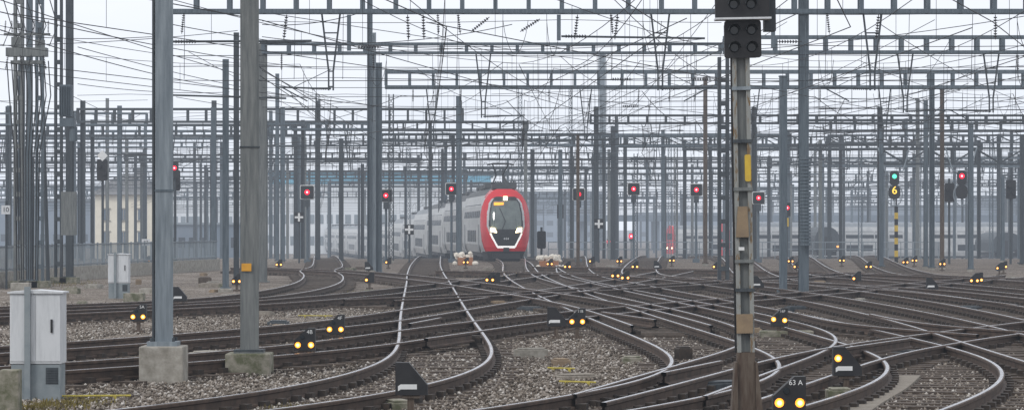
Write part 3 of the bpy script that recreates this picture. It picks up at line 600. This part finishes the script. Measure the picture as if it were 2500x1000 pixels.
m=MB(); m.tube([(-.105,-.06,.8),(-.105,-.06,2.5),(-.10,-.06,3.9)],.012,6); ob('cable',m.mesh('cable','black'),parent=e)
def head(z,w,h,n,name):
    m=MB(); m.prism(rr(w/2,h/2,.03,3),-.12,.1,oz=z); m.prism(rr(w/2+.012,h/2+.01,.03,3),-.13,-.121,oz=z); o=ob(name,m.mesh(name,'black'),(.02,0,0),parent=e)
    for sx in (-.09,.09):
        for sz in ((-.09,.09) if n==4 else (-.14,.1)):
            lens(e,(.02+sx,-.132,z+sz),.05,'glass','unlit_lamp')
            h_=MB()
            for t0 in range(9):
                a0=math.pi*t0/9;a1=math.pi*(t0+1)/9; R_=.062; h_.add([(R_*math.cos(a0),0,R_*math.sin(a0)),(R_*math.cos(a1),0,R_*math.sin(a1)),(R_*math.cos(a1),-.13,R_*math.sin(a1)),(R_*math.cos(a0),-.13,R_*math.sin(a0))],[(0,1,2,3)])
            ob('lamp_hood',h_.mesh('lamp_hood','steelD'),(.02+sx,-.131,z+sz),parent=e)
head(4.06,.36,.37,4,'signal_head'); head(4.56,.54,.56,2,'upper_signal_head')
m=MB(); m.box((.32,.1,4.5),(.12,.2,.7)); ob('side_box',m.mesh('side_box','steelD'),parent=e)
m=MB(); m.box((.02,-.14,4.268),(.58,.25,.02)); ob('hood_plate',m.mesh('hood_plate','cab'),parent=e)
# ------------------------------------------------------------ cabinets
def cabinet(u,v,k,lab):
    x,y=G(u,v); e=bpy.data.objects.new('trackside_cabinet',None); COL.objects.link(e); e.location=(x,y,0); e.scale=(k,k,k); top(e,lab,'electrical cabinet','trackside cabinets')
    m=MB(); m.box((0,.2,.22),(.6,.4,.46)); ob('base',m.mesh('base','cab2'),parent=e)
    m=MB(); m.box((0,.2,.885),(.63,.42,.86)); o=ob('body',m.mesh('body','cab'),parent=e); bevel(o,.008)
    m=MB(); m.prism([(-.34,1.316),(.34,1.316),(.34,1.335),(0,1.36),(-.34,1.335)],-.04,.44); ob('lid',m.mesh('lid','cab'),parent=e)
    for cx,cw in ((-.155,.30),(.155,.30)):
        m=MB(); m.box((cx,-.014,.885),(cw,.012,.8)); o=ob('door',m.mesh('door','cab'),parent=e); bevel(o,.004)
    m=MB(); m.box((.2,-.03,.92),(.025,.02,.16)); ob('handle',m.mesh('handle','black'),parent=e)
    m=MB(); m.box((.2,-.004,.31),(.15,.006,.2)); 
    for i in range(6): m.box((.2,-.01,.23+.03*i),(.14,.008,.012))
    ob('vent',m.mesh('vent','steelD'),parent=e)
    m=MB(); m.bar((-.09,-.06,0),(-.09,-.06,1.40),.07,.05); ob('support_post',m.mesh('support_post','cab2'),parent=e)
cabinet(87,978,.99,'pale grey trackside cabinet on darker base'); cabinet(289,727,.98,'small grey cabinet standing in gravel')
def block(name,u,v,w,h,dp,mk,lab,cat,rz=0,wall=0):
    x,y=G(u,v); m=MB(); m.box((0,dp/2,h/2-.05),(w,dp,h+.1)); 
    if wall: m.box((0,dp/2,h+.012),(w*.8,dp*.8,.024))
    o=ob(name,m.mesh(name,mk),(x,y,0),rz); bevel(o,.015); top(o,lab,cat); return o
block('concrete_post',22,1010,.22,.5,.22,'concD','short mossy concrete post','concrete post')
block('concrete_block',325,740,.55,.28,.5,'concD','low concrete block in gravel','concrete block')
block('concrete_block',48,712,.6,.3,.5,'conc','low concrete footing in gravel','concrete block')
for u,v,w,h,mk in ((1377,893,.22,.09,'tan'),(985,1003,.26,.1,'concD'),(2055,985,.3,.16,'concD'),(1420,925,.6,.05,'wood'),(1500,660,.6,.15,'steelL'),(675,838,.35,.1,'tan'),(1225,745,.3,.1,'tan'),(1760,960,.9,.13,'steelD'),(1545,885,.3,.08,'concD'),(1615,740,.5,.12,'steelL'),(850,660,.5,.12,'concD'),(1000,690,.4,.1,'tan'),(1840,815,.3,.1,'tan'),(2200,868,.4,.07,'steelD'),(2360,760,.5,.12,'steelD'),(1290,760,.6,.1,'steelD'),(2160,735,.5,.12,'steelL'),(1080,845,.25,.22,'chair'),(1675,880,.22,.2,'chair'),(2435,790,.3,.1,'tan'),(1450,720,.5,.1,'concD'),(640,770,.4,.08,'wood'),(2120,930,1.1,.03,'steelD'),(1160,850,.2,.2,'chair'),(930,745,.5,.1,'steelD'),(1700,700,.6,.12,'steelD'),(1950,760,.5,.12,'steelD'),(515,700,.9,.12,'wood'),(500,690,.5,.2,'rusty')):
    pm=mk in('steelL','steelD','chair')
    block('point_machine' if pm else 'cable_cover',u,v,w,h,random.uniform(.25,.5),mk,'low point machine box beside the rails' if pm else 'low worn cable cover in the ballast','track equipment',rz=random.uniform(-.5,.5),wall=1)
for k in range(80):
    u=random.uniform(0,2500); v=random.choice((random.uniform(648,720),random.uniform(648,720),random.uniform(720,900))); x,y=G(u,v)
    dd=kd.find((x,y,0))[2]
    if dd<1.15: continue
    mk=random.choice(['tan','concD','wood','steelD','conc','rusty']); block('cable_cover',u,v,random.uniform(.2,.6),random.uniform(.05,.16),random.uniform(.2,.5),mk,'low worn cable cover in the ballast','track equipment',rz=random.uniform(-.6,.6),wall=1)
for u,v,w,rz in ((220,975,1.0,.3),(1410,940,.5,-.2),(870,728,1.2,.2),(770,775,.8,.1),(1370,906,.4,-.1)):
    x,y=G(u,v); m=MB(); m.cyl((-w/2,0,.055),(w/2,0,.045),.013,n=8); m.box((-w*.3,0,.02),(.04,.04,.05)); m.box((w*.3,0,.02),(.04,.04,.05)); o=ob('marker_rod',m.mesh('marker_rod','rod'),(x,y,0),rz); top(o,'yellow painted rod lying by the track','rod')
m=MB()
for cu,cv,n_ in ((130,992,500),(210,985,250),(60,1000,300),(880,722,300),(2150,725,400),(160,690,500),(560,905,120),(1870,820,120),(700,1000,150)):
    for k in range(n_):
        x,y=G(cu+random.gauss(0,38),max(cv+random.gauss(0,6),640)); a=random.random()*6.28; h_=random.uniform(.02,.09); w_=.012
        m.add([(x-w_*math.cos(a),y-w_*math.sin(a),0),(x+w_*math.cos(a),y+w_*math.sin(a),0),(x+random.gauss(0,.03),y+random.gauss(0,.03),h_)],[(0,1,2)])
top(ob('weeds',m.mesh('weeds','moss')),'low yellow-green weeds and moss in ballast','weeds',kind='stuff')
R=path([G(2060,1030),G(2120,990),G(2180,955),G(2215,925)],.12,4); T=np.gradient(R,axis=0); m=MB()
for k in range(len(R)): m.box((R[k,0],R[k,1],.03+.002*(k%2)),(.36,.11,.05),math.atan2(T[k,1],T[k,0])-math.pi/2)
o=ob('cable_trough',m.mesh('cable_trough','wood')); top(o,'curved line of worn cable trough lids','cable trough')
# retaining wall and railing
pa=[G(-120,712),G(195,682),G(515,660)]; R=path([(a,b+3) for a,b in pa],1.2,2); m=MB()
for k in range(len(R)-1): m.bar((*R[k],.22),(*R[k+1],.22),.3,.62)
o=ob('retaining_wall',m.mesh('retaining_wall','conc')); top(o,'low concrete retaining wall along the yard edge','wall')
m=MB()
for k in range(len(R)-1):
    for z in (1.42,.62): m.bar((*R[k],z),(*R[k+1],z),.05)
    for t in np.arange(0,1,.125): q=R[k]*(1-t)+R[k+1]*t; m.bar((q[0],q[1],.5),(q[0],q[1],1.42),.022)
    m.bar((*R[k],.5),(*R[k],1.48),.06)
o=ob('railing',m.mesh('railing','steelL')); top(o,'pale metal railing along the concrete wall','railing')
m=MB(); yb=205
for k in range(32):
    xx=2.6+k*.9; m.bar((xx,yb,gz(yb)),(xx,yb,gz(yb)+1.2),.05)
m.bar((2.6,yb,gz(yb)+1.2),(30.5,yb,gz(yb)+1.2),.06); m.bar((2.6,yb,gz(yb)+.7),(30.5,yb,gz(yb)+.7),.05); o=ob('railing',m.mesh('railing','steelL')); top(o,'distant metal railing behind the tracks','railing')
for u,v,w in ((1136,640,1.0),(1340,650,1.15)):
    x,y=G(u,v+6); e=bpy.data.objects.new('rubble_crate',None); COL.objects.link(e); e.location=(x,y,0); top(e,'orange crate of pale rubble bags beside the track','crate')
    m=MB(); m.box((0,0,.2),(w*.85,.8,.42)); ob('crate',m.mesh('crate','crate'),parent=e)
    me=bpy.data.meshes.new('bags'); bm=bmesh.new()
    for k in range(14):
        r=bmesh.ops.create_icosphere(bm,subdivisions=2,radius=random.uniform(.1,.19),matrix=Matrix.Translation((random.uniform(-.65,.65)*w*.8,random.uniform(-.3,.3),random.uniform(.36,.64))))
        for vtx in r['verts']: vtx.co+=Vector((random.gauss(0,.016),random.gauss(0,.016),random.gauss(0,.016)))
    for k in range(4): bmesh.ops.create_icosphere(bm,subdivisions=2,radius=.14,matrix=Matrix.Translation((random.choice((-1,1))*random.uniform(.6,1)*w*.75,-.5,.08)))
    bm.to_mesh(me); me.materials.append(M['bag']); ob('bags',me,parent=e)
# ------------------------------------------------------------ train
TP=path([(-.3,176),(-1.6,195),(-6,250),(-14.5,350),(-26,450),(-39,540),(-57,640),(-80,740)],.5,10)
TS=np.r_[0,np.cumsum(np.hypot(*np.diff(TP,axis=0).T))]
def tp(s): return np.array((np.interp(s,TS,TP[:,0]),np.interp(s,TS,TP[:,1])))
train=bpy.data.objects.new('passenger_train',None); COL.objects.link(train); train.location=(-.3,176,0); top(train,'red and silver double-deck passenger train with headlights lit','train')
CP=[(1.28,.45),(1.42,.95),(1.43,2.6),(1.36,3.4),(1.15,4.05),(.85,4.42),(.4,4.58),(0,4.6)]
def xprof(z): return float(np.interp(z,[p[1] for p in CP],[p[0] for p in CP]))
def coach_meshes(L,dark):
    b=MB(); ring=[(-x,z) for x,z in CP]+[(x,z) for x,z in CP[::-1][1:]]
    n=len(ring); vs=[(x,0,z) for x,z in ring]+[(x,L,z) for x,z in ring]
    b.add(vs,[tuple(range(n)),tuple(range(n,2*n))[::-1]],0)
    for k in range(n-1):
        zc=(ring[k][1]+ring[k+1][1])/2; b.add([vs[k],vs[k+1],vs[n+k+1],vs[n+k]],[(0,1,2,3)],1 if zc>4.0 else 0)
    b.add([vs[n-1],vs[0],vs[n],vs[2*n-1]],[(0,1,2,3)],0)
    body=b.mesh('coach_body',['trainw','trainroof' if dark else 'trainroofL'])
    w=MB()
    def panel(y0,y1,z0,z1,sd,o=.012):
        w.add([(sd*(xprof(z0)+o),y0,z0),(sd*(xprof(z0)+o),y1,z0),(sd*(xprof(z1)+o),y1,z1),(sd*(xprof(z1)+o),y0,z1)],[(0,1,2,3)])
    for sd in(-1,1):
        y=1.6
        while y<L-2.6:
            panel(y,y+1.85,2.65,3.5,sd)
            if 4<y<L-6.5: panel(y+.05,y+1.7,1.1,1.85,sd)
            y+=2.0
    win=w.mesh('windows','window')
    d=MB()
    for sd in(-1,1):
        for yy in (2.2,L-3.8): d.box((sd*1.422,yy+.7,1.35),(.03,1.35,1.75))
    door=d.mesh('doors','doorw')
    u=MB(); u.box((0,L/2,.42),(2.3,L-2,.45)); 
    for yy in (2.2,4.7,L-4.7,L-2.2):
        for sd in(-.75,.75): u.cyl((sd-.06,yy,.45),(sd+.06,yy,.45),.45,n=18)
    und=u.mesh('bogies','black')
    r=MB()
    for k in range(5): r.box((random.uniform(-.2,.2),3+k*L/5.5,4.66),(1.1,random.uniform(1.2,2.6),.22))
    roof=r.mesh('roof_units','trainroof')
    return body,win,door,und,roof
CM=coach_meshes(24.9,False); CD=coach_meshes(24.9,True); CL=coach_meshes(21.9,True)
GW=MB(); GW.box((0,.3,2.3),(2.2,.55,3.6)); GWM=GW.mesh('gangway','black')
def place_coach(ms,s0,L,label=None):
    p=tp(s0);q=tp(s0+L); a=math.atan2(q[1]-p[1],q[0]-p[0])-math.pi/2; zz=gz((p[1]+q[1])/2)
    c=bpy.data.objects.new('coach',None); COL.objects.link(c); c.parent=train; c.location=(p[0]+.3,p[1]-176,zz+.12); c.rotation_euler=(0,0,a); c['label']=label or 'silver-white double-deck coach'
    for nm,me in zip(('body','windows','doors','bogies','roof_units'),ms): ob(nm,me,parent=c)
    ob('gangway',GWM,(0,L+.002,0),parent=c)
    return c
place_coach(CL,3.0,21.9,'leading coach with dark roof')
for k in range(19): place_coach(CD if k<2 else CM,25.5+k*25.5,24.9)
p=tp(0);q=tp(3); ang=math.atan2(q[1]-p[1],q[0]-p[0])-math.pi/2
cab=bpy.data.objects.new('cab',None); COL.objects.link(cab); cab.parent=train; cab.location=(p[0]+.25,p[1]-176,.0); cab.rotation_euler=(0,0,ang); cab['label']='rounded red cab front with white light strip'
HW=[(.1,.95),(.5,1.12),(.8,1.27),(1.3,1.44),(2.1,1.54),(2.9,1.52),(3.4,1.42),(3.8,1.25),(4.1,1.03),(4.35,.74),(4.48,.42)]
def hw(z): return float(np.interp(z,[a for a,_ in HW],[b for _,b in HW]))
def fy(x,z,):
    u=abs(x)/1.54; y=.35*u**2+.9*u**5
    if z>1.5: y+=1.5*((z-1.5)/3.0)**2.0
    if z<.9: y+=.25*(.9-z)
    return y
def inner(z): return float(np.interp(z,[.8,1.0,1.6,2.2,3.0,3.6,3.85,4.05],[.52,.64,.96,1.18,1.14,1.02,.86,.5]))
parts={k:MB() for k in('red_shell','black_mask','windshield','light_strip','silver_trim','skirt')}
NZ=120;NU=110
for j in range(NZ):
    z0=.1+4.38*j/NZ; z1=.1+4.38*(j+1)/NZ; zc=(z0+z1)/2; w0,w1=hw(z0),hw(z1)
    for i in range(NU):
        a=-1+2*i/NU;b=-1+2*(i+1)/NU; xc=abs((a+b)/2*hw(zc)); I=inner(zc)
        if zc<.66: k='skirt'
        elif .84<zc<4.02 and xc<I:
            if zc<1.74 and xc>I-.11 or zc<.96: k='light_strip'
            elif zc<3.88 and xc>I-.12: k='silver_trim'
            elif 1.98<zc<3.74 and xc<I-.22: k='windshield'
            else: k='black_mask'
        else: k='red_shell'
        parts[k].add([(a*w0,fy(a*w0,z0),z0),(b*w0,fy(b*w0,z0),z0),(b*w1,fy(b*w1,z1),z1),(a*w1,fy(a*w1,z1),z1)],[(0,1,2,3)])
for sd in(-1,1):
    for j in range(NZ):
        z0=.1+4.38*j/NZ; z1=.1+4.38*(j+1)/NZ; 
        for (ta,tb) in ((0,.3),(.3,1)):
            A0=Vector((sd*hw(z0),fy(hw(z0),z0),z0));B0=Vector((sd*hw(z1),fy(hw(z1),z1),z1)); C0=Vector((sd*xprof(max(z1,.45)),3.05,z1)); D0=Vector((sd*xprof(max(z0,.45)),3.05,z0))
            k='skirt' if z0<=.6 else 'red_shell' if ta==0 or z0>3.9 else 'silver_trim'
            parts[k].add([A0.lerp(D0,ta),B0.lerp(C0,ta),B0.lerp(C0,tb),A0.lerp(D0,tb)],[(0,1,2,3)])
zt=4.48; rw=[(a,fy(a,zt),zt) for a in np.linspace(-.42,.42,9)]; bk=[(a,3.05,4.58) for a in np.linspace(-.6,.6,9)]
parts['black_mask'].add(rw+bk,[(i,i+1,10+i,9+i) for i in range(8)])
for k,mk in (('red_shell','red'),('black_mask','black'),('windshield','shield'),('light_strip','ledwhite'),('silver_trim','cheek'),('skirt','black')):
    me=parts[k].mesh(k,mk); me.polygons.foreach_set('use_smooth',[True]*len(me.polygons)); o=ob(k,me,parent=cab)
    w_=o.modifiers.new('weld','WELD'); w_.merge_threshold=.0005
def onf(x,z,o=.03): return (x,fy(x,z)-o,z)
for sx in(-1,1):
    m=MB(); c=onf(sx*.76,1.92,.05); m.prism([(-.20,-.14),(.17,-.08),(.20,.17),(-.05,.15)] if sx>0 else [(-.17,-.08),(.20,-.14),(.05,.15),(-.20,.17)],-.02,.03); ob('headlight',m.mesh('headlight','headlamp'),c,parent=cab)
m=MB(); m.box((0,0,0),(.25,.06,.22)); ob('top_headlight',m.mesh('top_headlight','headlamp'),onf(0,3.90,.1),parent=cab)
m=MB(); m.box((0,0,0),(.6,.03,.18)); ob('destination_display',m.mesh('destination_display','dest'),onf(-.42,3.56,.05),parent=cab)
m=MB(); m.box((0,0,0),(.26,.012,.035)); m.box((0,-.001,0),(.035,.011,.15))
for sx in (-1,1): m.prism([(sx*.17,.0),(sx*.10,.075),(sx*.10,-.075)],-.008,.004)
ob('emblem',m.mesh('emblem','cab'),onf(0,1.42,.05),parent=cab)
m=MB(); m.tube([onf(-.25,1.98,.04),onf(-.05,2.5,.05),onf(-.38,3.3,.05)],.02,4); ob('wiper',m.mesh('wiper','black'),parent=cab)
m=MB(); m.box((0,.25,.35),(1.7,.5,.35)); m.box((0,.1,.75),(.35,.3,.25)); ob('coupler',m.mesh('coupler','black'),parent=cab)
m=MB(); 
for q in ((0,2.8,4.66,1.5,1.4,.28),(.3,5.5,4.75,1.3,1.6,.34),(-.3,8.5,4.75,1.2,2,.28),(.2,13,4.75,1.4,3,.3)): m.box(q[:3],q[3:])
for k in range(8): m.cyl((-.5+.16*k,2.6+.3*(k%3),4.7),(-.5+.16*k,2.6+.3*(k%3),5.0),.05,n=8)
ob('roof_equipment',m.mesh('roof_equipment','trainroof'),parent=cab)
m=MB(); 
for a,b,t in (((-.5,6,4.85),(-.2,7.2,5.45),.08),((.5,6,4.85),(.2,7.2,5.45),.08),((-.2,7.2,5.45),(-.5,6,6.1),.07),((.2,7.2,5.45),(.5,6,6.1),.07),((-.85,6,6.05),(-.5,6,6.15),.09),((-.5,6,6.15),(.5,6,6.15),.10),((.5,6,6.15),(.85,6,6.05),.09),((-.6,6,4.9),(.6,6,4.9),.1)): m.bar(a,b,t)
ob('pantograph',m.mesh('pantograph','black'),parent=cab)
# ------------------------------------------------------------ far trains and wagons
def far_train(x0,y0,ang,n,red):
    e=bpy.data.objects.new('parked_train',None); COL.objects.link(e); e.location=(x0,y0,gz(y0)+.1); e.rotation_euler=(0,0,ang); top(e,'distant white passenger train with red ends' ,'train')
    for k in range(n):
        for nm,me in zip(('body','windows','doors','bogies'),CM): o=ob(nm,me,(0,k*25.5,0),parent=e)
    m=MB(); m.prism([(-x,z) for x,z in CP]+[(x,z) for x,z in CP[::-1][1:]],-.3,-.01); ob('red_front',m.mesh('red_front','red'),parent=e)
    m=MB(); m.box((0,-.33,3.0),(2.0,.04,.9)); ob('windshield',m.mesh('windshield','window'),parent=e)
    for sx in(-.9,.9): lens(e,(sx,-.35,1.3),.12,'redlamp' if red else 'headlamp')
far_train(X(1770,345),345,-1.2,2,True); far_train(X(1640,420),420,-1.25,3,False); far_train(X(2110,390),390,-1.2,3,True); far_train(X(2380,410),410,-1.1,2,True)
def wagon(u,d_,w_,h):
    e=bpy.data.objects.new('covered_wagon',None); COL.objects.link(e); e.location=(X(u,d_),d_,gz(d_)+.1); top(e,'dark covered wagon with arched roof end','wagon')
    m=MB(); P=[(-w_/2,.9),(w_/2,.9)]+[(w_/2*math.cos(t),h*.62+h*.38*math.sin(t)) for t in np.linspace(0,math.pi,12)]; m.prism(P,0,12); ob('body',m.mesh('body','steelD'),parent=e)
    m=MB(); m.box((0,-.03,h*.45),(w_*.35,.05,h*.5)); ob('end_door',m.mesh('end_door','black'),parent=e)
    m=MB(); m.box((0,6,.6),(w_*.8,11,.4)); m.cyl((-.9,-.3,1.0),(-.9,0,1.0),.2);m.cyl((.9,-.3,1.0),(.9,0,1.0),.2); ob('underframe',m.mesh('underframe','black'),parent=e)
    lens(e,(w_*.42,-.05,1.3),.12,'amber')
wagon(2020,290,2.5,3.3); wagon(2460,310,3.2,3.0)
# ------------------------------------------------------------ buildings
d_=330; z0=gz(d_); e=bpy.data.objects.new('station_house',None); COL.objects.link(e); e.location=(X(302,d_),d_,z0); top(e,'cream plastered house with grey pitched roof','house')
wd=140*d_/F; hh=Z(475,d_)-z0; m=MB(); m.box((0,5,hh/2),(wd,10,hh)); ob('wall',m.mesh('wall','wallY'),parent=e)
m=MB(); a=wd/2+.5; zt=Z(424,d_)-z0; m.add([(-a,-.6,hh),(a,-.6,hh),(a,10.6,hh),(-a,10.6,hh),(-a*.3,5,zt),(a*.3,5,zt)],[(0,1,5,4),(1,2,5),(2,3,4,5),(3,0,4),(3,2,1,0)]); ob('roof',m.mesh('roof','roofB'),parent=e)
m=MB(); m.box((1,6,zt+.1),(.6,.6,1.4)); ob('chimney',m.mesh('chimney','roofB'),parent=e)
for k in (-2.0,0,2.0):
    for zz in (hh*.70,hh*.36):
        m=MB(); m.box((k,-.03,zz),(.7,.06,1.2)); ob('window',m.mesh('window','bldg'),parent=e)
        m=MB(); m.box((k,-.06,zz-.70),(1.0,.14,.12)); m.box((k,-.06,zz+.70),(1.0,.14,.12)); m.box((k,-.07,zz),(.08,.08,1.2)); ob('window_frame',m.mesh('window_frame','conc'),parent=e)
def building(u1,u2,vt,d_,mk,lab,band=None,dep=20,bays=10):
    z0=gz(d_); x1,x2=X(u1,d_),X(u2,d_); h=Z(vt,d_)-z0; e=bpy.data.objects.new('building',None); COL.objects.link(e); e.location=((x1+x2)/2,d_,z0); top(e,lab,'building')
    m=MB(); m.box((0,dep/2,h/2),(x2-x1,dep,h)); ob('wall',m.mesh('wall',mk),parent=e)
    m=MB(); m.box((0,dep/2,h+.15),(x2-x1+.8,dep+.8,.3)); ob('roof_edge',m.mesh('roof_edge',band or 'steelL'),parent=e)
    wb=(x2-x1)/bays
    for r_ in range(max(1,min(3,int((h-4)/3.6)))):
        m=MB()
        for k in range(bays): m.box((-(x2-x1)/2+wb*(k+.5),-.04,2.2+r_*3.6),(wb*.62,.08,1.5))
        ob('window_row',m.mesh('window_row','window' if mk!='hall' else 'steelL'),parent=e)
    if band=='blue': m=MB(); m.box((0,-.1,h-.85),(x2-x1+.4,.12,1.7)); ob('blue_band',m.mesh('blue_band','blue'),parent=e)
building(660,1195,424,480,'hall','long pale hall with blue band under roof','blue',40,24)
building(400,665,447,560,'hall','long pale hall with flat roof',None,30,14)
building(1180,1480,470,900,'bldg','low grey building in the haze',None,30,12)
building(380,610,548,420,'bldg','low dark shed beside the tracks',None,10,9)
building(2080,2420,505,800,'bldg','grey building in the haze',None,30,16)
building(1560,2060,520,950,'bldg','long low grey building in the haze',None,30,20)
building(-100,220,490,620,'bldg','grey office building in the haze',None,30,10)
building(2420,2700,480,700,'bldg','grey building behind the masts',None,30,10)
e=bpy.data.objects.new('road_bridge',None); COL.objects.link(e); e.location=(0,560,gz(560)); top(e,'long road bridge crossing the yard in haze','bridge')
m=MB(); m.box((70,0,6.2),(120,12,1.2)); 
for k in range(9): m.box((14+k*14,0,2.8),(1.2,9,5.6))
ob('deck',m.mesh('deck','bldg'),parent=e)
m=MB(); 
for k in range(60): m.box((10+k*2,-6,7.4),(.1,.1,1.2))
m.box((70,-6,8.0),(120,.12,.12)); ob('parapet',m.mesh('parapet','steelL'),parent=e)
